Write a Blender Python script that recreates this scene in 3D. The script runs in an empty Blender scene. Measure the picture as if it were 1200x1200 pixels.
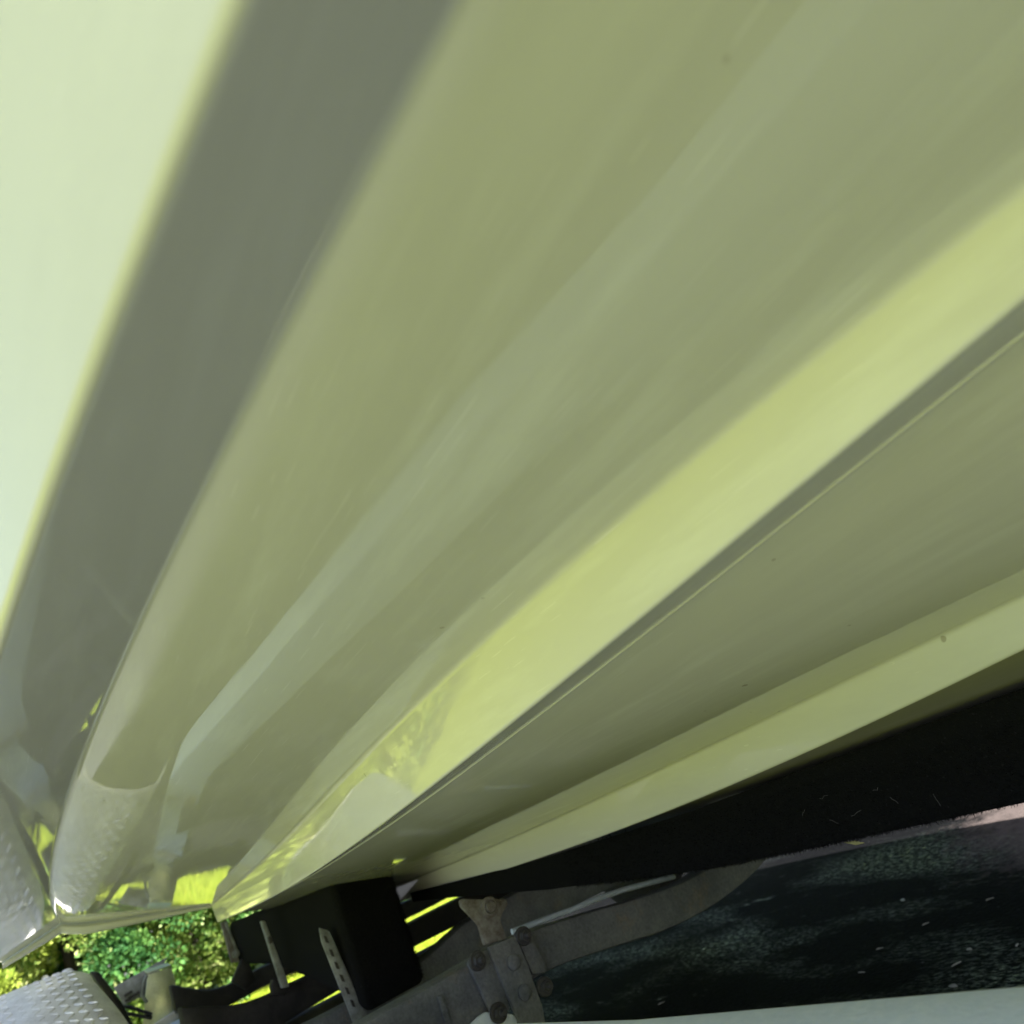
import bpy, bmesh, math, random
import numpy as np
from mathutils import Vector, Matrix
random.seed(7); RNG = np.random.default_rng(7)
S = bpy.context.scene; COL = S.collection
R = math.radians

# ------------------------------------------------------------------ camera, sky, sun, exposure
FPX = 900.0                                        # focal length in pixels of a 1200 px frame
AX = np.array([[-0.46938776, -0.48979592, -0.73469388],   # world axes (aft, starboard, up) in camera space
               [-0.80096038, -0.11404562, 0.58775510],
               [-0.37166867, 0.86434574, -0.33877551]])
cd = bpy.data.cameras.new('camera'); cam = bpy.data.objects.new('camera', cd); COL.objects.link(cam)
cd.sensor_width = 36; cd.lens = 36 * FPX / 1200; cd.clip_start = .01; cd.clip_end = 500
cd.dof.use_dof = True; cd.dof.focus_distance = .85; cd.dof.aperture_fstop = 7.5
cam.matrix_world = Matrix([list(map(float, r)) + [0] for r in AX] + [[0, 0, 0, 1]])
S.camera = cam
SUN = Vector((-.68, .20, .71)).normalized()         # direction towards the sun: high, over the bow
SUN_EL = math.asin(SUN.z); SUN_AZ = math.atan2(SUN.x, SUN.y)
w = bpy.data.worlds.new('World'); S.world = w; w.use_nodes = True
nt = w.node_tree; sky = nt.nodes.new('ShaderNodeTexSky'); sky.sky_type = 'NISHITA'
sky.sun_disc = False; sky.dust_density = 2.2; sky.ozone_density = .8; sky.sun_elevation = SUN_EL; sky.sun_rotation = SUN_AZ
nt.links.new(sky.outputs[0], nt.nodes['Background'].inputs[0]); nt.nodes['Background'].inputs[1].default_value = .053
sl = bpy.data.lights.new('sun', 'SUN'); sl.energy = 5.0; sl.angle = R(.53); sl.color = (1, .95, .86)
so = bpy.data.objects.new('sun', sl); COL.objects.link(so); so.rotation_euler = SUN.to_track_quat('Z', 'Y').to_euler()
S.view_settings.view_transform = 'Standard'; S.view_settings.look = 'None'
S.view_settings.exposure = 2.6; S.view_settings.gamma = 1; S.view_settings.use_curve_mapping = False

GZ = -.75                                           # ground level below the lens
KY = -1.20                                          # centre line of boat and trailer


def at(px, py, X=None, Y=None, Z=None):             # a point on a sight line at a known aft / side / height distance
    d = AX @ np.array([(px - 600) / FPX, (600 - py) / FPX, -1.])
    k = X / d[0] if X is not None else Y / d[1] if Y is not None else Z / d[2]
    return d * k

# ------------------------------------------------------------------ helpers
def empty(name, loc, label, cat, group=None):
    o = bpy.data.objects.new(name, None); COL.objects.link(o); o.location = loc
    o['label'] = label; o['category'] = cat
    if group: o['group'] = group
    bpy.context.view_layer.update()
    return o


def link(name, me, mat, parent=None, kind=None, label=None):
    o = bpy.data.objects.new(name, me); COL.objects.link(o)
    if mat and not me.materials: me.materials.append(mat)
    if parent is not None:
        o.parent = parent
        p = parent; off = Vector((0, 0, 0))
        while p is not None: off += p.location; p = p.parent
        o.location = -off                            # meshes are written in world coordinates
    if kind: o['kind'] = kind
    if label: o['label'] = label
    return o


class MB:                                            # collects shapes, builds ONE mesh
    def __init__(s): s.v = []; s.f = []
    def add(s, v, f):
        b = len(s.v); s.v += [tuple(map(float, p)) for p in v]; s.f += [tuple(i + b for i in q) for q in f]; return s
    def box(s, lo, hi, M=None):
        v = [Vector((x, y, z)) for x in (lo[0], hi[0]) for y in (lo[1], hi[1]) for z in (lo[2], hi[2])]
        if M is not None: v = [M @ p for p in v]
        return s.add(v, [(0, 1, 3, 2), (4, 6, 7, 5), (0, 4, 5, 1), (2, 3, 7, 6), (0, 2, 6, 4), (1, 5, 7, 3)])
    def prism(s, poly, d):                           # closed polygon of 3d points pushed along d
        n = len(poly); d = Vector(d); v = [Vector(p) for p in poly]; v += [p + d for p in v]
        f = [tuple(range(n)), tuple(range(2 * n - 1, n - 1, -1))]
        f += [(i, i + n, (i + 1) % n + n, (i + 1) % n) for i in range(n)]
        return s.add(v, f)
    def sweep(s, path, sec, up=(0, 0, 1), closed=True, cap=True):   # section points (side, up) along a path
        path = [Vector(p) for p in path]; up = Vector(up); n = len(sec); v = []; f = []
        for i, p in enumerate(path):
            t = (path[min(i + 1, len(path) - 1)] - path[max(i - 1, 0)]).normalized()
            a = t.cross(up).normalized(); b = a.cross(t).normalized()
            v += [p + a * q[0] + b * q[1] for q in sec]
        for i in range(len(path) - 1):
            for j in range(n if closed else n - 1):
                k = (j + 1) % n; f.append((i * n + j, i * n + k, (i + 1) * n + k, (i + 1) * n + j))
        if cap and closed: f += [tuple(range(n - 1, -1, -1)), tuple((len(path) - 1) * n + j for j in range(n))]
        return s.add(v, f)
    def tube(s, path, r, n=10):
        return s.sweep(path, [(r * math.cos(2 * math.pi * k / n), r * math.sin(2 * math.pi * k / n)) for k in range(n)],
                       up=(.13, .31, .94))
    def lathe(s, c, axis, prof, n=16):               # prof = (radius, along) round an axis
        a = Vector(axis).normalized(); u = a.orthogonal().normalized(); w_ = a.cross(u); c = Vector(c); v = []; f = []
        for r, h in prof:
            for k in range(n):
                t = 2 * math.pi * k / n; v.append(c + a * h + (u * math.cos(t) + w_ * math.sin(t)) * r)
        m = len(prof)
        for i in range(m - 1):
            for k in range(n):
                q = (k + 1) % n; f.append((i * n + k, i * n + q, (i + 1) * n + q, (i + 1) * n + k))
        f += [tuple(range(n - 1, -1, -1)), tuple((m - 1) * n + k for k in range(n))]
        return s.add(v, f)
    def mirror(s):
        o = MB(); o.v = [(x, 2 * KY - y, z) for x, y, z in s.v]; o.f = [tuple(reversed(q)) for q in s.f]; return o
    def build(s, name, mat, parent=None, bevel=0, smooth=False, seg=2, **k):
        me = bpy.data.meshes.new(name); me.from_pydata(s.v, [], s.f); me.update()
        bm = bmesh.new(); bm.from_mesh(me); bmesh.ops.recalc_face_normals(bm, faces=bm.faces)
        if bevel:
            ed = [e for e in bm.edges if e.is_manifold and e.calc_face_angle(0) > R(25)]
            bmesh.ops.bevel(bm, geom=ed, offset=bevel, segments=seg, affect='EDGES', profile=.5, clamp_overlap=True)
        bm.to_mesh(me); bm.free()
        if smooth or bevel:
            me.polygons.foreach_set('use_smooth', [True] * len(me.polygons))
            me.set_sharp_from_angle(angle=R(40))
        return link(name, me, mat, parent, **k)


def mesh_np(name, verts, faces, mat, parent=None, **k):
    me = bpy.data.meshes.new(name); verts = np.asarray(verts, np.float32); faces = np.asarray(faces, np.int32)
    n, m = faces.shape
    me.vertices.add(len(verts)); me.vertices.foreach_set('co', verts.ravel())
    me.loops.add(n * m); me.loops.foreach_set('vertex_index', faces.ravel())
    me.polygons.add(n); me.polygons.foreach_set('loop_start', np.arange(0, n * m, m, dtype=np.int32))
    me.update(); me.validate()
    return link(name, me, mat, parent, **k)

# ------------------------------------------------------------------ materials
class NT:
    def __init__(s, name):
        s.m = bpy.data.materials.new(name); s.m.use_nodes = True; s.t = s.m.node_tree
        s.b = s.t.nodes['Principled BSDF']; s.geo = None
    def n(s, typ, **k):
        x = s.t.nodes.new(typ)
        for a, v in k.items():
            if hasattr(x, a): setattr(x, a, v)
        return x
    def put(s, sock, v):
        if isinstance(v, bpy.types.NodeSocket): s.t.links.new(v, sock)
        else: sock.default_value = v
    def pos(s, scale=(1, 1, 1), rot=(0, 0, 0)):
        if s.geo is None: s.geo = s.n('ShaderNodeNewGeometry')
        mp = s.n('ShaderNodeMapping'); s.put(mp.inputs['Vector'], s.geo.outputs['Position'])
        mp.inputs['Scale'].default_value = scale; mp.inputs['Rotation'].default_value = rot
        return mp.outputs[0]
    def noise(s, sc, detail=4, rough=.55, scale=(1, 1, 1), rot=(0, 0, 0), out=0):
        x = s.n('ShaderNodeTexNoise'); s.put(x.inputs['Vector'], s.pos(scale, rot))
        x.inputs['Scale'].default_value = sc; x.inputs['Detail'].default_value = detail; x.inputs['Roughness'].default_value = rough
        return x.outputs[out]
    def ramp(s, v, stops):
        x = s.n('ShaderNodeValToRGB'); e = x.color_ramp.elements
        while len(e) < len(stops): e.new(.5)
        for q, (p, c) in zip(e, stops):
            q.position = p; q.color = (c, c, c, 1) if not hasattr(c, '__len__') else (*c, 1)
        s.put(x.inputs[0], v); return x.outputs[0]
    def mix(s, f, a, b, mode='MIX'):
        x = s.n('ShaderNodeMix', data_type='RGBA', blend_type=mode)
        s.put(x.inputs[0], f)
        for sock, v in ((x.inputs[6], a), (x.inputs[7], b)):
            s.put(sock, (*v, 1) if isinstance(v, tuple) and len(v) == 3 else v)
        return x.outputs[2]
    def math(s, op, a, b=0.):
        x = s.n('ShaderNodeMath', operation=op); s.put(x.inputs[0], a); s.put(x.inputs[1], b); return x.outputs[0]
    def bump(s, h, strength=.3, dist=.01, normal=None):
        x = s.n('ShaderNodeBump'); x.inputs['Strength'].default_value = strength; x.inputs['Distance'].default_value = dist
        s.put(x.inputs['Height'], h)
        if normal is not None: s.put(x.inputs['Normal'], normal)
        return x.outputs[0]
    def set(s, **k):
        nm = dict(color='Base Color', rough='Roughness', metal='Metallic', normal='Normal', ior='IOR', spec='Specular IOR Level',
                  coat='Coat Weight', coatr='Coat Roughness', sheen='Sheen Weight', trans='Transmission Weight', sub='Subsurface Weight')
        for a, v in k.items(): s.put(s.b.inputs[nm[a]], (*v, 1) if isinstance(v, tuple) and len(v) == 3 else v)
        return s.m


def gelcoat():
    a = NT('gelcoat')
    sm = a.noise(3, 5, .6, (.5, 2, 2)); sp = a.noise(90, 2, .5)
    film = a.ramp(a.noise(9, 6, .65, (.35, 2.2, 2.2)), [(.45, 0), (.75, 1)])
    c = a.mix(a.math('MULTIPLY', film, .30), (.70, .705, .625), (.54, .545, .47))
    speck = a.ramp(a.noise(55, 1, .4), [(.80, 0), (.815, 1)])
    c = a.mix(a.math('MULTIPLY', speck, .5), c, (.22, .17, .10))
    scr = a.ramp(a.noise(14, 3, .5, (1.2, 14, 14), (0, .25, .5)), [(.72, 0), (.74, 1)])
    smear = a.math('MULTIPLY', a.ramp(a.noise(7, 5, .6, (.8, 6, 6), (0, 0, .6)), [(.50, 0), (.72, 1)]), a.ramp(a.noise(2.3, 2, .5), [(.46, 0), (.60, 1)]))
    c = a.mix(a.math('MULTIPLY', smear, .45), c, (.86, .88, .80))
    hair = a.math('MULTIPLY', a.ramp(a.noise(16, 2, .5, (.7, 26, 26), (0, .0, -.75)), [(.69, 0), (.71, 1)]), a.ramp(a.noise(3.1, 2, .5), [(.55, 0), (.63, 1)]))
    c = a.mix(a.math('MULTIPLY', hair, .5), c, (.9, .9, .85))
    rough = a.mix(film, (.018,) * 3, (.07,) * 3)
    rough = a.mix(a.math('MULTIPLY', scr, .35), rough, (.35,) * 3)
    rough = a.mix(a.math('MULTIPLY', smear, .5), rough, (.22,) * 3)
    nb = a.bump(sm, .02, .006)
    return a.set(color=c, rough=rough, normal=nb, ior=1.47)


def metal_grey(name, base=(.48, .50, .52), dirt=(.16, .15, .12), amt=.4, rough=.5, metal=.35, scale=12, dirtw=.5):
    a = NT(name)
    d = a.ramp(a.noise(scale, 8, .7), [(dirtw - .12, 0), (dirtw + .2, 1)])
    fl = a.noise(scale * 14, 3, .6)
    c = a.mix(a.math('MULTIPLY', d, amt), base, dirt)
    c = a.mix(.18, c, a.ramp(fl, [(.3, .12), (.7, .8)]), 'OVERLAY')
    return a.set(color=c, rough=a.ramp(d, [(0, rough), (1, min(1, rough + .3))]), metal=metal, normal=a.bump(fl, .18, .004))


def carpet_mat():
    a = NT('black_carpet')
    f = a.noise(420, 3, .7); g = a.noise(40, 3, .6)
    c = a.mix(a.ramp(a.noise(230, 2, .5), [(.62, 0), (.8, 1)]), (.0085, .0095, .0095), (.026, .027, .027))
    h = a.math('ADD', f, a.math('MULTIPLY', g, .6))
    return a.set(color=c, rough=.95, spec=.12, normal=a.bump(h, .9, .006))


def dirty_steel():
    a = NT('grimy_frame_steel')
    big = a.noise(7, 7, .7); fine = a.noise(160, 4, .65); rust = a.ramp(a.noise(16, 6, .7), [(.56, 0), (.72, 1)])
    c = a.mix(a.ramp(big, [(.35, 0), (.7, 1)]), (.080, .090, .100), (.19, .20, .205))
    c = a.mix(a.math('MULTIPLY', rust, .55), c, (.20, .15, .095))
    c = a.mix(.35, c, a.ramp(fine, [(.3, .1), (.75, .8)]), 'OVERLAY')
    return a.set(color=c, rough=.75, metal=0, spec=.4, normal=a.bump(fine, .35, .006))


def black_paint():
    a = NT('black_frame_paint')
    fine = a.noise(140, 4, .6)
    c = a.mix(a.ramp(a.noise(9, 6, .7), [(.45, 0), (.8, 1)]), (.012, .012, .013), (.045, .044, .042))
    return a.set(color=c, rough=.62, spec=.35, normal=a.bump(fine, .25, .004))


def driveway_mat():
    a = NT('wet_asphalt')
    agg = a.noise(75, 4, .7); grit = a.n('ShaderNodeTexVoronoi'); a.put(grit.inputs['Vector'], a.pos()); grit.inputs['Scale'].default_value = 90
    wetn = a.noise(1.1, 6, .62)
    # dry island on the port side, ragged grain at its edge
    sep = a.n('ShaderNodeSeparateXYZ'); a.put(sep.inputs[0], a.pos())
    dx = a.math('SUBTRACT', sep.outputs[0], .6); dy = a.math('SUBTRACT', sep.outputs[1], -3.6)
    r2 = a.math('SQRT', a.math('ADD', a.math('MULTIPLY', dx, dx), a.math('MULTIPLY', a.math('MULTIPLY', dy, dy), 1.3)))
    r2 = a.math('ADD', a.math('MULTIPLY', r2, .6), a.math('MULTIPLY', a.math('SUBTRACT', a.noise(14, 8, .8), .5), .6))
    rag = a.math('MULTIPLY', a.math('SUBTRACT', a.noise(14, 8, .8), .5), .9)
    dry = a.ramp(r2, [(.82, 1), (.98, 0)])
    bounce_strip = a.ramp(a.math('ADD', sep.outputs[1], a.math('MULTIPLY', rag, .3)), [(.0, 0), (.16, 1)])   # paler dry asphalt added outboard to bounce neutral light onto the hull
    damp = a.ramp(wetn, [(.46, 0), (.72, 1)])
    cw = a.mix(a.ramp(agg, [(.4, 0), (.75, 1)]), (.0022, .0022, .0028), (.0075, .008, .0095))
    cd_ = a.mix(a.ramp(agg, [(.3, 0), (.8, 1)]), (.009, .009, .0095), (.022, .022, .023))
    c = a.mix(a.math('MULTIPLY', damp, .35), cw, cd_)
    c = a.mix(bounce_strip, c, a.mix(agg, (.052, .057, .066), (.085, .090, .102)))
    c = a.mix(dry, c, a.mix(agg, (.055, .045, .044), (.085, .070, .068)))
    spk = a.ramp(a.noise(48, 2, .5), [(.745, 0), (.77, 1)])
    c = a.mix(a.math('MULTIPLY', spk, .55), c, (.12, .12, .13))
    glint = a.math('MULTIPLY', a.ramp(a.noise(1.5, 4, .6, (.7, 1.3, 1)), [(.49, 0), (.66, 1)]), a.ramp(a.noise(55, 4, .75, (.7, 1.3, 1)), [(.47, 0), (.66, 1)]))
    fleck = a.ramp(a.noise(5, 8, .8, (.6, 2.2, 1)), [(.62, 0), (.72, 1)]); glint = a.math('MAXIMUM', glint, fleck)
    rg = a.mix(glint, (.7,) * 3, (.16,) * 3); rg = a.mix(a.math('MAXIMUM', dry, bounce_strip), rg, (.9,) * 3)
    h = a.math('ADD', agg, a.math('MULTIPLY', grit.outputs[0], .5))
    return a.set(color=c, rough=rg, spec=a.math('ADD', a.math('MULTIPLY', glint, .5), .010), normal=a.bump(h, .55, .010))


def grass_ground():
    a = NT('lawn_turf')
    c = a.mix(a.noise(2.2, 5, .6), (.215, .26, .018), (.29, .33, .03))
    c = a.mix(a.ramp(a.noise(60, 3, .6), [(.35, 0), (.8, 1)]), c, (.07, .11, .012))
    return a.set(color=c, rough=.9, spec=.2, normal=a.bump(a.noise(90, 3, .6), .8, .03))


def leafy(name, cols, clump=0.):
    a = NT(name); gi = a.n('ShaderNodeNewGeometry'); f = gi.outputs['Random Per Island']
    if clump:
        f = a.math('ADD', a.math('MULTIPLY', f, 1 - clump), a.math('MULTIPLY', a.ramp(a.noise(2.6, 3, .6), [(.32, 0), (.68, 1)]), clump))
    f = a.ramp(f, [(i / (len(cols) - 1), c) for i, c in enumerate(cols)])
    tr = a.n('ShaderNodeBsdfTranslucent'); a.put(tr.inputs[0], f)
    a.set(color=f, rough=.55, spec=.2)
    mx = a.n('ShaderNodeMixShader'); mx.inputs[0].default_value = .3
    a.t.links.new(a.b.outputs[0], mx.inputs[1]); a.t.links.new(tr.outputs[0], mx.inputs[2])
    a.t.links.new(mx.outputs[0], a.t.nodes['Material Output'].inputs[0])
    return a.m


def plain(name, col, rough=.6, metal=0, bump=0, sc=60):
    a = NT(name); c = a.mix(.25, col, a.ramp(a.noise(sc, 4, .6), [(.3, .25), (.75, .75)]), 'OVERLAY')
    a.set(color=c, rough=rough, metal=metal)
    if bump: a.set(normal=a.bump(a.noise(sc * 3, 3, .6), bump, .003))
    return a.m


GEL = gelcoat(); CARPET = carpet_mat(); GRIME = dirty_steel(); BLACK = black_paint()
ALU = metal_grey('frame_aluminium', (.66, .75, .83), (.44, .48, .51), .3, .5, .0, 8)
GALV = metal_grey('galvanised_steel', (.30, .33, .33), (.08, .08, .065), .7, .5, .3, 25, .45)
TREAD = metal_grey('tread_plate', (.72, .72, .71), (.36, .36, .34), .6, .36, .3, 12)
STUD = metal_grey('dark_bolt_steel', (.055, .057, .06), (.05, .042, .036), .6, .55, .3, 40)
RUSTY = metal_grey('rusty_tab_steel', (.22, .22, .21), (.085, .062, .045), .85, .8, .1, 60, .46)
RUBBER = plain('tyre_rubber', (.014, .014, .014), .8, 0, .4)
WIRE = plain('wire_sheath', (.012, .012, .012), .4)
DRIVE = driveway_mat(); TURF = grass_ground()
BARK = plain('bark', (.025, .02, .013), .9, 0, .8, 25)
BLADE = leafy('grass_blade', [(.14, .21, .012), (.22, .30, .02), (.32, .36, .04)])
DECK = plain('white_deck', (.75, .75, .72), .35)
STICK = plain('tan_sticker', (.45, .32, .14), .5)
LABELW = plain('white_label', (.75, .75, .72), .5)
PRINT = plain('black_print', (.03, .03, .03), .6)
FLAKE = plain('pale_flake', (.26, .26, .25), .8)
LEAFD = plain('dry_leaf', (.32, .30, .12), .7)

# ------------------------------------------------------------------ the setting
def sheet(name, x0, x1, y0, y1, z, mat, nx=1, ny=1):
    b = MB(); vs = [(x0 + (x1 - x0) * i / nx, y0 + (y1 - y0) * j / ny, z) for i in range(nx + 1) for j in range(ny + 1)]
    b.add(vs, [(i * (ny + 1) + j, (i + 1) * (ny + 1) + j, (i + 1) * (ny + 1) + j + 1, i * (ny + 1) + j + 1) for i in range(nx) for j in range(ny)])
    return b.build(name, mat, None, kind='structure')
sheet('lawn', -200, 200, -200, 200, GZ, TURF)
DPOLY = [(-9, -4.9), (6.4, -4.9), (6.45, -1.5), (8.5, -.95), (10.3, .0), (10.3, 1.0), (-9, 1.0)]
MB().add([(x, y, GZ + .006) for x, y in DPOLY], [tuple(range(len(DPOLY)))]).build('driveway', DRIVE, None, kind='structure')
def on_drive(x, y):
    r = np.zeros(len(x), bool)
    for (ax, ay), (bx, by) in zip(DPOLY, DPOLY[1:] + DPOLY[:1]):
        c = ((ay > y) != (by > y)); r ^= c & (x < (bx - ax) * (y - ay) / ((by - ay) or 1e-9) + ax)
    return r

# grass blades where the lawn can be told apart
def blades(n, x0, x1, y0, y1):
    p = np.stack([RNG.uniform(x0, x1, n), RNG.uniform(y0, y1, n), np.full(n, GZ)], 1)
    p = p[~on_drive(p[:, 0], p[:, 1])]; n = len(p)
    a = RNG.uniform(0, 6.28, n); h = RNG.uniform(.03, .075, n); l = RNG.uniform(.0, .035, n); wd = RNG.uniform(.003, .006, n)
    d = np.stack([np.cos(a), np.sin(a), 0 * a], 1); e = np.stack([-np.sin(a), np.cos(a), 0 * a], 1)
    v = np.stack([p - d * wd[:, None], p + d * wd[:, None], p + e * l[:, None] + np.array([0, 0, 1.]) * h[:, None]], 1).reshape(-1, 3)
    return v
bv = np.concatenate([blades(150000, 6.38, 10.8, -6.5, 1.3), blades(25000, 2.0, 7.5, .97, 1.8), blades(20000, -1, 6.7, -5.7, -4.86)])
mesh_np('grass', bv, np.arange(len(bv)).reshape(-1, 3), BLADE, kind='stuff')

# ------------------------------------------------------------------ the boat
def interp(tab, x):                                  # smooth monotone-ish interpolation through a table
    t = np.asarray(tab, float); xs = t[:, 0]; x = np.asarray(x, float); out = []
    for c in range(1, t.shape[1]):
        y = t[:, c]; h = np.diff(xs); s = np.diff(y) / h
        m = np.concatenate([[s[0]], (s[1:] * h[:-1] + s[:-1] * h[1:]) / (h[1:] + h[:-1]), [s[-1]]])
        i = np.clip(np.searchsorted(xs, x) - 1, 0, len(h) - 1); u = (x - xs[i]) / h[i]
        out.append((2*u**3-3*u**2+1)*y[i] + (u**3-2*u**2+u)*h[i]*m[i] + (-2*u**3+3*u**2)*y[i+1] + (u**3-u**2)*h[i]*m[i+1])
    return out
XB, XT = -3.7, 2.5
CHI = [(-3.7, -1.17, .62), (-3.0, -.72, .40), (-2.2, -.42, .28), (-1.2, -.235, .208), (-.5, -.165, .188), (.09, -.120, .185), (.21, -.106, .185), (.53, -.083, .185),
       (.83, -.070, .185), (1.29, -.062, .185), (1.8, -.073, .185), (2.5, -.110, .185)]
S1T = [(-3.7, -1.18, .58), (-3.0, -.85, .33), (-2.2, -.58, .21), (-1.2, -.40, .145), (-.5, -.338, .130), (.06, -.322, .127), (.25, -.319, .127), (.44, -.320, .127), (.78, -.342, .1215),
       (1.28, -.385, .110), (1.8, -.425, .099), (2.5, -.461, .090)]
S1H = [(-3.7, .004), (-2.2, .02), (-.5, .026), (.084, .032), (.17, .040), (.30, .052), (.525, .0635), (.90, .0715), (1.43, .075), (2.25, .055), (2.5, .050)]
S2T = [(-3.7, -1.19, .54), (-3.0, -1.02, .24), (-2.2, -.86, .09), (-1.2, -.72, .03), (-.5, -.665, .012), (.06, -.655, .0055), (.29, -.673, .002), (.49, -.709, -.008), (.83, -.772, -.024),
       (1.3, -.838, -.042), (1.9, -.858, -.050), (2.5, -.872, -.055)]
S2H = [(-3.7, .004), (-2.2, .02), (-.5, .03), (.31, .037), (.53, .050), (.88, .055), (1.5, .054), (2.0, .046), (2.5, .042)]
FLW = [(-3.7, .002), (-2.2, .03), (-.5, .052), (.09, .060), (.2, .063), (.41, .077), (.8, .098), (1.3, .117), (1.9, .128), (2.5, .133)]   # width of the chine flat
SIDE = [(-3.7, .95, .30), (-2.2, .88, .38), (-.5, .80, .35), (2.5, .74, .30)]              # gunwale height, flare

xs = np.concatenate([np.linspace(XB, -.5, 26)[:-1], np.linspace(-.5, 0, 16)[:-1], np.linspace(0, .6, 44)[:-1], np.linspace(.6, XT, 70)])
bl = np.clip((xs + .9) / .8, 0, 1); bl = bl * bl * (3 - 2 * bl)
def fair(tab, deg, x=xs):                            # fair curve through the straight run of the hull, table for the bow
    t = np.array(tab, float); m = t[:, 0] > 0; base = interp(tab, x); out = []
    for c in range(1, t.shape[1]):
        out.append(base[c - 1] * (1 - bl) + np.polyval(np.polyfit(t[m, 0], t[m, c], deg), x) * bl)
    return out
chiY, chiZ = fair(CHI, 4); s1Y, s1Z = fair(S1T, 4); s1H, = fair(S1H, 4)
s2Y, s2Z = fair(S2T, 3); s2H, = fair(S2H, 3); gH, gF = interp(SIDE, xs); flW, = fair(FLW, 3)
tilt = np.full(len(xs), .29)
fade = np.clip((xs - XB) / 1.2, 0.02, 1)

def rounded(corners, radii, n=6):                    # polyline with rounded corners, extra points hugging each fillet
    P = [np.array(c, float) for c in corners]; out = [(P[0], 0)]
    for i in range(1, len(P) - 1):
        a, b, c = P[i-1], P[i], P[i+1]; la, lc = np.linalg.norm(a-b), np.linalg.norm(c-b)
        r = min(radii[i], la * .42, lc * .42); ua, uc = (a-b)/la, (c-b)/lc
        out.append((b + ua * r * 1.12, i - 1))
        for k in range(n + 1):
            t = k / n; q = (1-t)**2 * (b + ua*r) + 2*t*(1-t)*b + t*t*(b + uc*r); out.append((q, i - 1 if k <= n // 2 else i))
        out.append((b + uc * r * 1.12, i))
    out.append((P[-1], len(P) - 2)); return out

GLOW = .30                                          # how much steeper the panel starts beside the chine
grid = []; tags = None
for i, x in enumerate(xs):
    f = fade[i]; k_ = f
    chi = np.array([chiY[i], chiZ[i]]); wf = flW[i]
    cho = chi + np.array([wf, -wf * tilt[i]]); gun = np.array([cho[0] + gF[i] * f + .0, gH[i]])
    mid = cho * .5 + gun * .5 + np.array([-.02, .0]) * f
    s1t = np.array([s1Y[i], s1Z[i]]); s1b = s1t + np.array([-(.30 - .18 * np.clip((xs[i] - .3) / .9, 0, 1)) * s1H[i] * f, -s1H[i]])
    # flat of the strake runs inboard to the inner panel, which lies s1O below the outer one
    wv = (.062 - .020 * np.clip(xs[i] / 1.5, 0, 1)) * f + .002; s1c = s1b + np.array([-wv, wv * .13])
    gr = [s1c + np.array([-.0008, -.0012]) * k_, s1c + np.array([-.0030, -.0012]) * k_, s1c + np.array([-.0040, .0014]) * k_, s1c + np.array([-.0056, .0014]) * k_, s1c + np.array([-.0062, .0006]) * k_]
    s2t = np.array([s2Y[i], s2Z[i]]); s2b = s2t + np.array([-.25 * s2H[i] * f, -s2H[i]])
    s2c = s2b + np.array([-.055 * f - .002, .004 * f])
    keel = np.array([KY, min(s2c[1] - (s2c[0] - KY) * .27, s2c[1])])
    LP = s1t - chi; arc = []
    for t in (.035, .08, .13, .19, .26, .36, .5, .7):
        arc.append(chi + LP * t + np.array([0, -GLOW * (.1 * (1 - math.exp(-t / .1)) - .1 * t)]) * abs(LP[0]))
    cor = [gun, mid, cho, chi, *arc, s1t, s1b, s1c, *gr, s2t, s2b, s2c, keel]
    k = .35 + .65 * f
    rad = [0, .3, .0045*k, .004*k, *[.02] * 8, .0045*k, .003*k, .0008*k, *[.0006*k] * 5, .004*k, .004*k, .004*k, 0]
    pts = rounded(cor, rad); grid.append([(x, q[0], q[1]) for q, _ in pts])
    if tags is None: tags = [t for _, t in pts]
    KZ = keel[1]
G = np.array(grid); ns, npnt, _ = G.shape
# area weighted normals of the whole half, so the parts meet without a seam
du = np.zeros_like(G); dv = np.zeros_like(G); N = np.zeros_like(G)
for i in range(ns - 1):
    e1 = G[i+1, :-1] - G[i, :-1]; e2 = G[i, 1:] - G[i, :-1]; fn = np.cross(e1, e2)
    fn /= np.linalg.norm(fn, axis=1)[:, None] + 1e-12
    wgt = np.linalg.norm(e2, axis=1)[:, None]**2 + 1e-9   # big faces keep their own direction
    for a, b in ((i, slice(0, -1)), (i, slice(1, None)), (i+1, slice(0, -1)), (i+1, slice(1, None))): N[a, b] += fn * wgt
N /= np.linalg.norm(N, axis=2)[:, :, None] + 1e-12
if N[ns//2, npnt//3, 2] > 0: N = -N

boat = empty('boat', (0, KY, GZ), 'glossy white boat hull with long stepped strakes resting on the carpeted trailer bunks', 'boat')
PARTS = [('hull_side', (0, 1)), ('chine_flat', (2,)), ('bottom_panel', tuple(range(3, 12))), ('spray_strake', tuple(range(12, 19))), ('bottom_panel', (19,)), ('spray_strake', (20, 21)), ('bottom_panel', (22,))]
def hull_half(sign):
    g = G.copy(); nn = N.copy()
    if sign < 0: g[..., 1] = 2 * KY - g[..., 1]; nn[..., 1] *= -1
    for name, segs in PARTS:
        cols = [j for j in range(npnt) if tags[j] in segs]
        j0, j1 = cols[0], min(cols[-1] + 1, npnt - 1); m = j1 - j0 + 1
        V = g[:, j0:j1+1].reshape(-1, 3); NN = nn[:, j0:j1+1].reshape(-1, 3); F = []
        for i in range(ns - 1):
            for j in range(m - 1):
                q = (i*m+j, i*m+j+1, (i+1)*m+j+1, (i+1)*m+j); F.append(q[::-1] if sign > 0 else q)
        me = bpy.data.meshes.new(name); me.from_pydata(V.tolist(), [], F); me.update()
        me.polygons.foreach_set('use_smooth', [True] * len(me.polygons))
        me.normals_split_custom_set_from_vertices(NN.tolist())
        link(name, me, GEL, boat)
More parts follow.
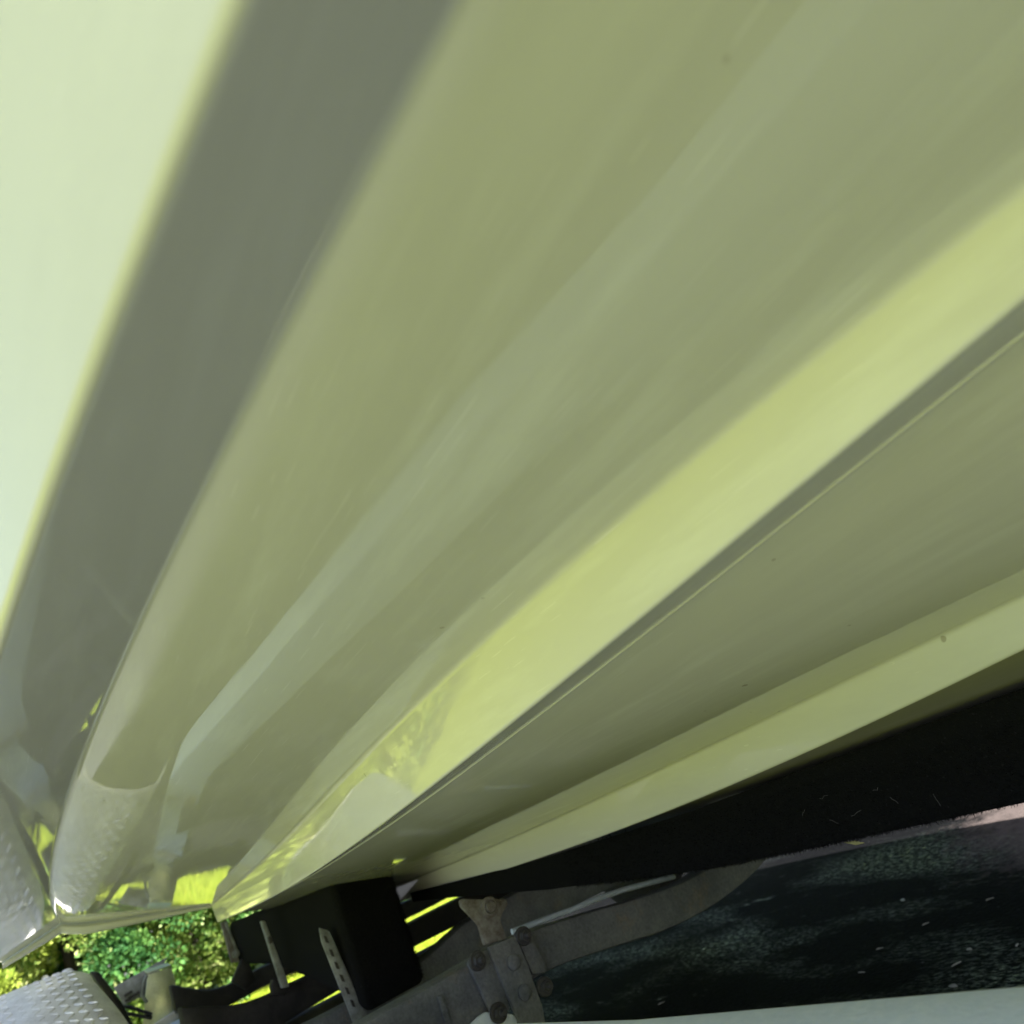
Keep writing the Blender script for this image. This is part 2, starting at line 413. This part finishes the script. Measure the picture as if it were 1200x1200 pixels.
hull_half(1); hull_half(-1)
# transom, rounded lip round its lower edge, deck and rub rail close the shell
edge = [Vector(p) for p in G[-1]]; port = [Vector((p.x, 2*KY - p.y, p.z)) for p in edge]
tb = MB(); tb.add(edge + port[::-1], [tuple(range(2 * len(edge)))]); tb.build('transom', GEL, boat)
lip = MB(); c0 = [Vector(p) for p, t in zip(G[-1], tags) if 2 <= t <= 11]
sec_n = 14; v = []; f = []
for i, p in enumerate(c0):
    t_ = i / (len(c0) - 1); rr = .004 + .012 * max(0, 1 - abs(p.y + .16) / .30)
    for k in range(sec_n):
        a_ = 2 * math.pi * k / sec_n; v.append((p.x + .004 + rr * 2.2 * (math.cos(a_) + .8), p.y, p.z - rr * .55 + rr * math.sin(a_)))
for i in range(len(c0) - 1):
    for k in range(sec_n):
        q = (k + 1) % sec_n; f.append((i*sec_n+k, i*sec_n+q, (i+1)*sec_n+q, (i+1)*sec_n+k))
lip.add(v, f); lip.build('transom_lip', GEL, boat, smooth=True)
gs = [Vector(p) for p in G[:, 0]]; gp = [Vector((p.x, 2*KY - p.y, p.z)) for p in gs]
dk = MB(); dk.add(gs + gp, [(i, i+1, i+1+len(gs), i+len(gs)) for i in range(len(gs) - 1)]); dk.build('deck', DECK, boat)
rr = [(-.03, -.03), (.03, -.03), (.035, .0), (.03, .03), (-.03, .03)]
for pth in (gs, gp): MB().sweep([p + Vector((0, 0, -.005)) for p in pth[::4] + [pth[-1]]], rr).build('rub_rail', BLACK, boat, smooth=True)

# unseen platform added over the stern to shade the trailer's rear end
sw = MB().prism([(2.515, KY - 1.16, .30), (2.515, KY + 1.16, .30), (3.30, KY + 1.14, .30), (3.44, KY + 1.02, .30), (3.44, KY - 1.02, .30), (3.30, KY - 1.14, .30)], (0, 0, .06))
sw.build('added_shade_platform', DECK, boat, bevel=.012, seg=3)
# ------------------------------------------------------------------ the trailer
tr = empty('boat_trailer', (1.5, KY, GZ), 'grimy boat trailer with pale frame beams and black carpeted bunks under the hull', 'trailer')

def both(mb, name, mat, **k):                        # starboard part and its port twin
    o = mb.build(name, mat, tr, **k); p = mb.mirror().build(name, mat, tr, **k); return o, p

# main beams: straight side rails converging slightly, kinked at the fender, then running aft
ZB = -.20
railL = [(-2.2, -.62), (-1.2, -.46), (-.5, -.385), (.33, -.374), (.67, -.338), (.95, -.330), (1.6, -.298), (2.12, -.262), (2.28, -.258), (2.6, -.285), (3.1, -.33), (3.56, -.375)]
path = [(x, y - .053, ZB - .055) for x, y in railL]
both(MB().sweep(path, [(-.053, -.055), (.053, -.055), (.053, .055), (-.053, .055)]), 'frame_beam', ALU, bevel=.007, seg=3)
# beam end: upright plate facing forward, folded on top, with the pale clamp bar and its u bolt at the foot
a0, a1, b0, b1 = at(173, 1142, X=3.58), at(201, 1133, X=3.58), at(166, 1215, X=3.58), at(221, 1212, X=3.58)
up = MB().prism([a0, a1, b1, b0], (.012, 0, 0))
up.prism([a0 + [.0, 0, .002], a1 + [.0, 0, .002], a1 + [.10, .0, .014], a0 + [.10, 0, .014]], (0, 0, .006))
BRIGHT = metal_grey('bright_plate', (.62, .66, .46), (.34, .36, .22), .4, .28, .95, 14)
oU, oV = both(up, 'end_plate', BRIGHT, bevel=.002)
pl = [at(*p, X=3.70) for p in [(197, 1121), (133, 1157), (145, 1178), (171, 1166)]]
sp = MB().prism(pl, (.006, 0, 0)); both(sp, 'light_bracket', GALV, bevel=.0015)
for q in ((145, 1166, 154, 1160), (150, 1169, 163, 1161), (146, 1172, 153, 1169)):
    A, B = at(q[0], q[1], X=3.693), at(q[2], q[3], X=3.693); n_ = Vector((0, -.25, -.95)) * .010
    both(MB().prism([A, B, Vector(B) + n_, Vector(A) + n_], (.004, 0, 0)), 'slot', PRINT)
cb = [at(*p, X=3.45) for p in [(176, 1203), (206, 1184), (211, 1191), (183, 1212)]]
both(MB().prism(cb, (.02, 0, 0)), 'clamp_bar', LABELW, bevel=.004)
ub = [at(*p, X=3.44) for p in [(205, 1186), (213, 1183), (219, 1190), (224, 1202), (226, 1215)]]
both(MB().tube(ub, .0075), 'u_bolt', GALV, smooth=True)
ub2 = [at(*p, X=3.46) for p in [(172, 1175), (167, 1167), (169, 1151), (172, 1143)]]
both(MB().tube(ub2, .006), 'u_bolt', GALV, smooth=True)
# printed sticker on top of the rail
def rail_y(x): return float(interp(railL, x)[0])
x0 = 2.50; y0 = rail_y(x0) - .053
MB().box((x0, y0 - .045, ZB + .0005), (x0 + .10, y0 - .015, ZB + .0015)).build('sticker', STICK, tr)
lb = MB().box((x0, y0 - .012, ZB + .0005), (x0 + .10, y0 + .045, ZB + .0015)).build('sticker', LABELW, tr, label='white printed sticker')
pr = MB()
for k in range(9):
    yy = y0 - .008 + k * .0058; pr.box((x0 + .006, yy, ZB + .0017), (x0 + (.094 if k % 3 else .06), yy + .0026, ZB + .0021))
pr.build('print', PRINT, lb)

# cross members, each a dipped tube symmetric about the keel
def cross(half, X, depth, mat, name='cross_member', bev=.008, **k):      # half = (y, top, bottom) from rail to keel
    pts = half + [(2*KY - y, t, b) for y, t, b in half[::-1] if abs(y - KY) > .01]
    xs_ = np.array([p[0] for p in pts]); o = np.argsort(-xs_); pts = [pts[i] for i in o]
    yy = np.linspace(pts[0][0], pts[-1][0], 49); tt, bb = interp([(-p[0], p[1], p[2]) for p in pts], -yy)
    v = []; f = []; n = len(yy)
    for y, t, b in zip(yy, tt, bb):
        v += [(X, y, b), (X, y, t), (X + depth, y, t), (X + depth, y, b)]
    for i in range(n - 1):
        for j in range(4):
            q = (j + 1) % 4; f.append((i*4+j, i*4+q, i*4+4+q, i*4+4+j))
    f += [(0, 1, 2, 3), tuple((n-1)*4 + j for j in (3, 2, 1, 0))]
    return MB().add(v, f).build(name, mat, tr, bevel=bev, **k)
def yz(px, py, X): p = at(px, py, X=X); return p[1], p[2]
cross([(-.33, -.202, -.305), (-.56, -.200, -.300), (-.76, -.200, -.272), (-.91, -.222, -.292), (-1.06, -.248, -.319), (KY, -.262, -.328)], 1.40, .07, GRIME,
      label='grimy curved cross member carrying the bolted bracket')
cross([(-.36, -.228, -.31), (-.60, -.236, -.31), (-.80, -.228, -.305), (-.92, -.20, -.295), (KY, -.19, -.285)], 2.0, .07, GRIME)
cross([(-.35, -.12, -.22), (-.52, -.185, -.276), (-.66, -.19, -.270), (-.95, -.185, -.252), (KY, -.18, -.252)], 2.6, .08, BLACK)
cross([(-.44, -.075, -.165), (-.56, -.145, -.215), (-.75, -.150, -.215), (KY, -.155, -.22)], 3.40, .06, BLACK)
cross([(-.45, -.21, -.30), (-.8, -.25, -.33), (KY, -.29, -.37)], -.35, .07, GRIME)

# bolted upright bracket on the near cross member
def poly(pxs, X, th, name, mat, parent, bev=.003, **k):
    return MB().prism([at(px, py, X=X) for px, py in pxs], (th, 0, 0)).build(name, mat, parent, bevel=bev, **k)
br = poly([(572, 1110), (604, 1096), (619, 1130), (636, 1178), (640, 1200), (612, 1206), (602, 1182), (588, 1150)], 1.370, .010, 'bunk_bracket', GRIME, tr)
poly([(539, 1055), (543, 1053), (568, 1054), (593, 1053), (596, 1059), (589, 1071), (587, 1079), (595, 1100), (568, 1108), (561, 1084), (552, 1074), (541, 1063)], 1.386, .010, 'rusty_tab', RUSTY, br)
poly([(549, 1129), (556, 1116), (571, 1113), (590, 1155), (599, 1183), (578, 1190), (563, 1160)], 1.379, .012, 'base_plate', GRIME, br)
poly([(604, 1094), (617, 1086), (640, 1130), (641, 1140), (624, 1142)], 1.381, .012, 'base_plate', GRIME, br)
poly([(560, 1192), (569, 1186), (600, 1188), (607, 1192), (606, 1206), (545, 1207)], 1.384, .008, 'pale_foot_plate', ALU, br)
def bolt(px, py, X, r, parent, mat=STUD, ring=True):
    c = Vector(at(px, py, X=X)); b = MB()
    if ring: b.lathe(c, (-1, 0, 0), [(r * 1.5, -.002), (r * 1.5, .003), (r * 1.38, .0045)], 20)
    b.lathe(c, (-1, 0, 0), [(r, .003), (r, .011), (r * .9, .0125)], 6)
    b.lathe(c, (-1, 0, 0), [(r * .5, .012), (r * .5, .022), (r * .4, .024)], 12)
    b.build('bolt', mat, parent, smooth=True)
for px, py in ((559, 1126), (613, 1097), (638, 1156), (584, 1187)): bolt(px, py, 1.372, .0105, br)
for px, py in ((601, 1128), (614, 1163)):
    c = Vector(at(px, py, X=1.368)); MB().lathe(c, (-1, 0, 0), [(.0125, 0), (.0125, .006), (.010, .0085), (.004, .0095)], 18).build('bolt', GRIME, br, smooth=True)
c = Vector(at(573, 1063, X=1.384)); MB().lathe(c, (-1, 0, 0), [(.017, 0), (.017, .005), (.012, .007), (.009, .004), (.008, .012), (.005, .013)], 16).build('bolt', RUSTY, br, smooth=True)
# hook under the bunk, thin pale tube added in the gap and the strap seam on the left of the cross member
poly([(513, 1168), (519, 1166), (530, 1196), (522, 1199)], 1.392, .008, 'strap', GRIME, tr, .002)
MB().tube([at(*p, X=1.66) for p in [(600, 1092), (645, 1075), (668, 1067), (695, 1055), (730, 1043), (790, 1027)]], .006).build('pale_tube', ALU, tr, smooth=True)

# bunks
b1x = [(1.90, .02, -.262), (2.0, .02, -.225), (2.35, .02, -.163), (2.62, .03, -.122), (3.05, .035, -.10)]
v = []; f = []
for x, t, b in b1x: v += [(x, -.600, b), (x, -.600, t), (x, -.748, t - .022), (x, -.750, b)]
for i in range(len(b1x) - 1):
    for j in range(4): q = (j + 1) % 4; f.append((i*4+j, i*4+q, i*4+4+q, i*4+4+j))
f += [(0, 1, 2, 3), (19, 18, 17, 16)]
bunkA, _ = both(MB().add(v, f), 'bunk', CARPET, bevel=.016, seg=3, label='black carpeted outer bunk block')
b2x = [(-1.1, -.05, -.18), (-.2, -.07, -.188), (.48, -.085, -.190), (.98, -.10, -.186), (1.45, -.10, -.158), (1.85, -.09, -.125), (2.12, -.082, -.106)]
v = []; f = []
for x, t, b in b2x: v += [(x, -.865, b), (x, -.865, t), (x, -1.0, t - .03), (x, -1.0, b)]
for i in range(len(b2x) - 1):
    for j in range(4): q = (j + 1) % 4; f.append((i*4+j, i*4+q, i*4+4+q, i*4+4+j))
k_ = 4 * (len(b2x) - 1); f += [(0, 1, 2, 3), (k_+3, k_+2, k_+1, k_)]
bunkB, _ = both(MB().add(v, f), 'bunk', CARPET, bevel=.009, seg=3, label='long black carpeted inner bunk board')
# fuzzy carpet pile along the visible faces, and pale lint caught in it
def pile(n, fn, parent, name='carpet_pile', L=(.004, .010), W=.0006, mat=CARPET):
    P, D = fn(n); a = RNG.normal(size=(n, 3)); d = D + a * .55; d /= np.linalg.norm(d, axis=1)[:, None]
    l = RNG.uniform(*L, n)[:, None]; s = np.cross(d, RNG.normal(size=(n, 3))); s /= np.linalg.norm(s, axis=1)[:, None]
    V = np.stack([P - s * W, P + s * W, P + d * l], 1).reshape(-1, 3)
    return mesh_np(name, V, np.arange(3 * n).reshape(-1, 3), mat, parent, kind='stuff')
def f_end(n):
    y = RNG.uniform(-.738, -.612, n); z = RNG.uniform(-.25, .0, n)
    m = RNG.random(n) < .5; y = np.where(m, -.7505, y)
    x = np.where(y < -.74, RNG.uniform(1.915, 1.96, n), 1.9)
    return np.stack([x, y, z], 1), np.stack([-.6 * np.ones(n), np.where(y < -.74, -1.2, 0), 0 * y], 1)
pile(9000, f_end, bunkA)
def f_b2(n):
    x = RNG.uniform(.2, 1.35, n); b = interp([(p[0], p[2]) for p in b2x], x)[0]; edge_ = RNG.random(n) < .5
    z = np.where(edge_, b + .003, b + RNG.uniform(0, .08, n))
    return np.stack([x, np.full(n, -.865) - edge_ * RNG.uniform(0, .02, n), z], 1), np.stack([0 * x, np.where(edge_, .2, 1.), np.where(edge_, -1., 0)], 1)
pile(14000, f_b2, bunkB, L=(.003, .008))
lint = MB()
for k in range(7):
    x = random.gauss(.66, .06); z = random.uniform(-.165, -.125); p = Vector((x, -.862, z)); d = Vector((random.uniform(-1, 1), 0, random.uniform(-.6, .6))).normalized() * random.uniform(.004, .018)
    q = [p + d * t + Vector((0, .002 + random.uniform(0, .003), random.uniform(-.002, .002))) for t in (0, .33, .66, 1)]
    lint.tube(q, .00012, 4)
lint.build('lint', FLAKE, bunkB, kind='stuff')

# uprights carrying the outer bunk
oS = poly([(374, 1087), (384, 1090), (388, 1098), (436, 1204), (418, 1208), (377, 1104)], 1.93, .006, 'slotted_upright', GALV, tr, .0015)
poly([(385.5, 1091), (389, 1098), (437, 1204), (434.5, 1204)], 1.935, .035, 'angle_flange', GALV, oS, .001)
for t in (.07, .22, .36, .5, .64, .78):
    px, py = 377.5 + 44 * t, 1094 + 106 * t
    poly([(px - 1.5, py - 5), (px + 2, py - 4.4), (px + 5, py + 3.6), (px + 1.5, py + 3)], 1.927, .004, 'slot', PRINT, oS, 0)
oF = poly([(306, 1079), (311, 1079), (336, 1146), (339, 1156), (331, 1158)], 2.36, .02, 'flat_upright', GALV, tr, .0015)
poly([(314, 1098), (317, 1097), (320, 1104), (317, 1106)], 2.352, .012, 'bolt', STUD, oF, .001)
oR = poly([(259, 1081), (265, 1079), (279, 1121), (281, 1127), (272, 1128)], 3.0, .02, 'flat_upright', RUSTY, tr, .0015)
poly([(263.5, 1081), (266, 1080), (279, 1113), (277, 1115)], 2.99, .02, 'angle_flange', GALV, oR, .001)
poly([(496, 1152), (507, 1146), (527, 1149), (528, 1153), (509, 1165), (500, 1164)], 1.78, .012, 'carriage_bracket', STUD, tr, .003)
poly([(499, 1165), (528, 1150), (529, 1153), (503, 1168)], 1.77, .02, 'carriage_lip', GALV, tr, .002)
poly([(272, 1150), (284, 1123), (291, 1124), (300, 1150), (289, 1160)], 2.95, .03, 'carriage_bracket', BLACK, tr, .003)
poly([(318, 1156), (320, 1147), (327, 1148), (331, 1158), (343, 1150), (346, 1154), (334, 1166), (320, 1166)], 2.5, .03, 'carriage_bracket', BLACK, tr, .003)
nut = Vector(at(276, 1118, X=2.97)); MB().lathe(nut, (-1, 0, 0), [(.012, 0), (.012, .01), (.006, .01), (.006, .03)], 8).build('bolt', GALV, tr, smooth=True)

# fenders: inner side next to the rail, front step rising to a flat top
prof = [(2.30, -.165), (2.36, -.130), (2.70, .020), (2.86, .070), (3.02, .086), (3.30, .088), (3.62, .060), (3.90, -.06), (4.02, -.16)]
fx = np.linspace(2.30, 4.02, 64); fz = interp(prof, fx)[0]
def fender_y(x): return -.235 + .055 * np.clip((x - 2.3) / .5, 0, 1)
v = []; f = []; RAD = .060
fw = .36
secs = [(0, -.085), (0, -RAD), (.004, -RAD*.45), (.016, -.018), (.045, -.005), (RAD+.004, 0), (fw*.5, .004), (fw - RAD, 0), (fw - .012, -.01), (fw, -RAD), (fw, -.07)]
for x, z in zip(fx, fz):
    for a, h in secs: v.append((x, float(fender_y(x)) + a, z + h))
m = len(secs)
for i in range(len(fx) - 1):
    for j in range(m - 1): f.append((i*m+j, i*m+j+1, (i+1)*m+j+1, (i+1)*m+j))
fe = MB().add(v, f)
oFe, oFp = both(fe, 'fender', TREAD, smooth=True)
for o in (oFe, oFp):
    md = o.modifiers.new('skin', 'SOLIDIFY'); md.thickness = .004; md.offset = 0
# raised lozenges of the tread plate
sl_ = np.concatenate([[0], np.cumsum(np.hypot(np.diff(fx), np.diff(fz)))])
loz = MB(); step = .027; r_ = 0
for s_ in np.arange(.02, sl_[-1] - .02, step):
    x = float(np.interp(s_, sl_, fx)); z = float(np.interp(s_, sl_, fz)); x2 = float(np.interp(s_ + .005, sl_, fx)); z2 = float(np.interp(s_ + .005, sl_, fz))
    t = Vector((x2 - x, 0, z2 - z)).normalized(); n_ = Vector((-t.z, 0, t.x)); c_ = 0
    for a in np.arange(.050, fw - .05, step):
        p = Vector((x, float(fender_y(x)) + a, z)) + n_ * .0028; sgn = 1 if (r_ + c_) % 2 else -1; c_ += 1
        d = (t + Vector((0, sgn, 0))).normalized(); e = n_.cross(d)
        A = [p - d*.0150, p + e*.0046, p + d*.0150, p - e*.0046]; top = [p - d*.0080 + n_*.0034, p + d*.0080 + n_*.0034]
        loz.add(A + top, [(0, 1, 4), (1, 2, 5), (1, 5, 4), (2, 3, 5), (3, 0, 4), (3, 4, 5)])
    r_ += 1
loz.build('tread_pattern', TREAD, oFe, kind='stuff'); loz.mirror().build('tread_pattern', TREAD, oFp, kind='stuff')
# fender back apron seen as the dark inside, wheel and axle
for x, a in ((2.345, .03), (2.345, .16), (2.345, .29)):
    p = Vector((x, float(fender_y(x)) + a, float(np.interp(x, fx, fz)) + .003)); MB().lathe(p, (-.35, 0, .93), [(.007, 0), (.006, .003), (.002, .004)], 10).build('rivet', STUD, oFe, smooth=True)
WC = Vector((3.16, -.02, -.30))
def wheel(sgn):
    c = WC.copy(); 
    ty = MB().lathe(c, (0, 1, 0), [(.17, -.085), (.25, -.095), (.292, -.075), (.300, -.04), (.300, .04), (.292, .075), (.25, .095), (.17, .085)], 40)
    ri = MB().lathe(c, (0, 1, 0), [(.172, -.07), (.16, -.07), (.15, .0), (.06, .03), (.055, .06), (.02, .065)], 32)
    wmb = MB().lathe(c, (0, 1, 0), [(.06, -.09), (.06, -.06), (.04, .07)], 16)
    if sgn < 0: ty, ri, wmb = ty.mirror(), ri.mirror(), wmb.mirror()
    h = wmb.build('wheel', STUD, tr, smooth=True)
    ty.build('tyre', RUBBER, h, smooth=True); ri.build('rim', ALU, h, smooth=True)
wheel(1); wheel(-1)
MB().tube([(3.16, -.10, -.36), (3.16, KY, -.36), (3.16, 2*KY + .10, -.36)], .035).build('axle', BLACK, tr, smooth=True)
for dx in (0, 1):
    w_ = [at(*p, X=3.55) for p in ([(104, 1174), (130, 1179), (152, 1180), (178, 1189)] if dx == 0 else [(104, 1180), (130, 1185), (150, 1188), (178, 1193)])]
    MB().tube(w_, .006, 8).build('wire', WIRE, tr, smooth=True)
ap = MB().prism([at(*p, X=3.30) for p in [(106, 1138), (116, 1139), (130, 1157), (144, 1176), (160, 1208), (150, 1214), (132, 1178)]], (.10, 0, 0)); both(ap, 'fender_brace', WIRE, bevel=.004)
# tongue
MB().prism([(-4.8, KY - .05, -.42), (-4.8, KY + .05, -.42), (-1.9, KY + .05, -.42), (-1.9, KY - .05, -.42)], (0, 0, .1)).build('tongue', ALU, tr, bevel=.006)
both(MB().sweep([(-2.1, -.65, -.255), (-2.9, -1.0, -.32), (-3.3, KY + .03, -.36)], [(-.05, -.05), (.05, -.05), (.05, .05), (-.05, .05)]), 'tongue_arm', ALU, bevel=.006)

# ------------------------------------------------------------------ fallen bits on the driveway
FL = [(1058, 1055), (1085, 1083), (1121, 1130), (1136, 1113), (1031, 1112), (1160, 1054), (1192, 1108), (1010, 1140), (775, 1176), (1117, 1156)]
for i, (px, py) in enumerate(FL):
    c = Vector(at(px, py, Z=GZ + .012)); a = random.uniform(0, 3.14); L = random.uniform(.008, .016)
    d = Vector((math.cos(a), math.sin(a), 0)); e = Vector((-d.y, d.x, 0)); m = MB()
    pts = [c - d*L, c - d*L*.3 + e*L*.4 + Vector((0, 0, .002)), c + d*L*.5 + e*L*.3 + Vector((0, 0, .003)), c + d*L, c + d*L*.3 - e*L*.35, c - d*L*.5 - e*L*.3]
    o = m.prism(pts, (0, 0, .0015)).build('leaf_scrap', FLAKE)
    o['label'] = 'small pale leaf scrap lying on the wet black driveway'; o['category'] = 'leaf scrap'; o['group'] = 'pale leaf scraps on the driveway'
c = Vector(at(1000, 988, Y=-.872)); d = Vector((1, 0, .15)).normalized()
o = MB().prism([c - d*.016, c - d*.004 + Vector((0, 0, .0030)), c + d*.014 + Vector((0, 0, .001)), c - d*.002 + Vector((0, 0, -.0022))], (0, -.0012, -.0008)).build('grass_clipping', LEAFD)
o['label'] = 'dry yellowish grass clipping stuck to underside of the inner bunk'; o['category'] = 'grass clipping'

# ------------------------------------------------------------------ trees
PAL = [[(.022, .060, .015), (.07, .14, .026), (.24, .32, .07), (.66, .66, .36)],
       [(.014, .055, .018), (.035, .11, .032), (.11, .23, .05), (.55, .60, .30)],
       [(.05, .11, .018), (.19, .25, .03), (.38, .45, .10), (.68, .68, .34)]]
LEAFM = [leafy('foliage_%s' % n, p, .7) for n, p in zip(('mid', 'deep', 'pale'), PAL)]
def tree(name, x, y, h, r, m, label, n, leaf, group):
    t = empty(name, (x, y, GZ), label, 'tree', group)
    tk = MB(); tk.sweep([(x, y, GZ - .05), (x + .05, y + .03, GZ + h*.3), (x, y, GZ + h*.7), (x + .03, y, GZ + h*.92)],
                        [(.045*r*math.cos(k*.785), .045*r*math.sin(k*.785)) for k in range(8)], up=(1, 0, 0))
    tk.build('trunk', BARK, t, smooth=True)
    nb = max(40, int(h * r * 34)); hz = RNG.random(nb)**.8; ang = RNG.uniform(0, 6.283, nb)
    rad = r * (1 - hz**1.8 * .75) * RNG.uniform(.55, 1.08, nb)
    cx = x + np.cos(ang)*rad; cy = y + np.sin(ang)*rad; cz = GZ + .12 + hz * (h - .15); cs = RNG.uniform(.12, .30, nb) * (.6 + .4 * r)
    idx = RNG.integers(0, nb, n); q = RNG.normal(size=(n, 3)); q /= np.linalg.norm(q, axis=1)[:, None]; q *= RNG.random(n)[:, None]**.4
    P = np.stack([cx[idx], cy[idx], cz[idx]], 1) + q * cs[idx][:, None] * np.array([1, 1, .75])
    d = q + np.stack([np.cos(ang[idx]), np.sin(ang[idx]), .25 * np.ones(n)], 1) * .8 + RNG.normal(size=(n, 3)) * .45; d /= np.linalg.norm(d, axis=1)[:, None]
    s = np.cross(d, RNG.normal(size=(n, 3))); s /= np.linalg.norm(s, axis=1)[:, None]
    L = (RNG.uniform(.6, 1.4, n) * leaf)[:, None]; W = L * .28
    V = np.stack([P, P + d*L*.5 + s*W, P + d*L, P + d*L*.5 - s*W], 1).reshape(-1, 3)
    mesh_np('crown', V, np.arange(4*n).reshape(-1, 4), LEAFM[m], t)
G1 = 'trees in the hedge behind the trailer'
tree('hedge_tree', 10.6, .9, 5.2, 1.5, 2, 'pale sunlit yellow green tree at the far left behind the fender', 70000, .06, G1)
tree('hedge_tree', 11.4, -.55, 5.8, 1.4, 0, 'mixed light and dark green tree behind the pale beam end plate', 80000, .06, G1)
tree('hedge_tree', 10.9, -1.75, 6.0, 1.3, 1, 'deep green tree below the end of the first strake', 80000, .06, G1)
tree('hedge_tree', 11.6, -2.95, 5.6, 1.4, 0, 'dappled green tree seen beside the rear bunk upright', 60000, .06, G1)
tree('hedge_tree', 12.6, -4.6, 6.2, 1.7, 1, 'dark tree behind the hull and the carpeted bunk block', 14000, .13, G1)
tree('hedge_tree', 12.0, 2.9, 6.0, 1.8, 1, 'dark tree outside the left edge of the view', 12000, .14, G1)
for i, y in enumerate((2.0, .5, -1.0, -2.5, -4.0, -5.5)):
    tree('wood_tree', 14.6 + (i % 2) * .7, y, 7.0, 1.9, 1, 'dark tree filling the gaps behind the hedge, ' + ['first', 'second', 'third', 'fourth', 'fifth', 'sixth'][i] + ' from the left', 9000, .22, 'dark wood behind the hedge')
for i, x in enumerate((-3.2, -1.2, .8, 2.6, 4.5, 6.6)):  # unseen port hedge, added so the wet ground mirrors dark leaves, not sky
    tree('hedge_tree', x, -7.2 - (i % 2) * .5, 4.6 + (i * 5 % 3) * .3, 1.35, 1, ['first', 'second', 'third', 'fourth', 'fifth', 'last'][i] + ' tree from the bow in the unseen hedge added on the port side to block the sky', 9000, .14, 'unseen hedge added to block the port sky')
# the garden's other trees, seen only as reflections in the gelcoat
G2 = 'garden trees round the lawn'
spots = [(13, 5.5), (13, -9), (-8, -12)]
for i, (x, y) in enumerate(spots):
    tree('garden_tree', x, y, 4.6 + (i * 37 % 23) / 12, 2.2, i % 3, ['leafy garden tree just aft of the starboard lawn', 'leafy tree behind the far end of the added driveway hedge', 'leafy tree off the bow beyond the added driveway hedge'][i], 5000, .24, G2)
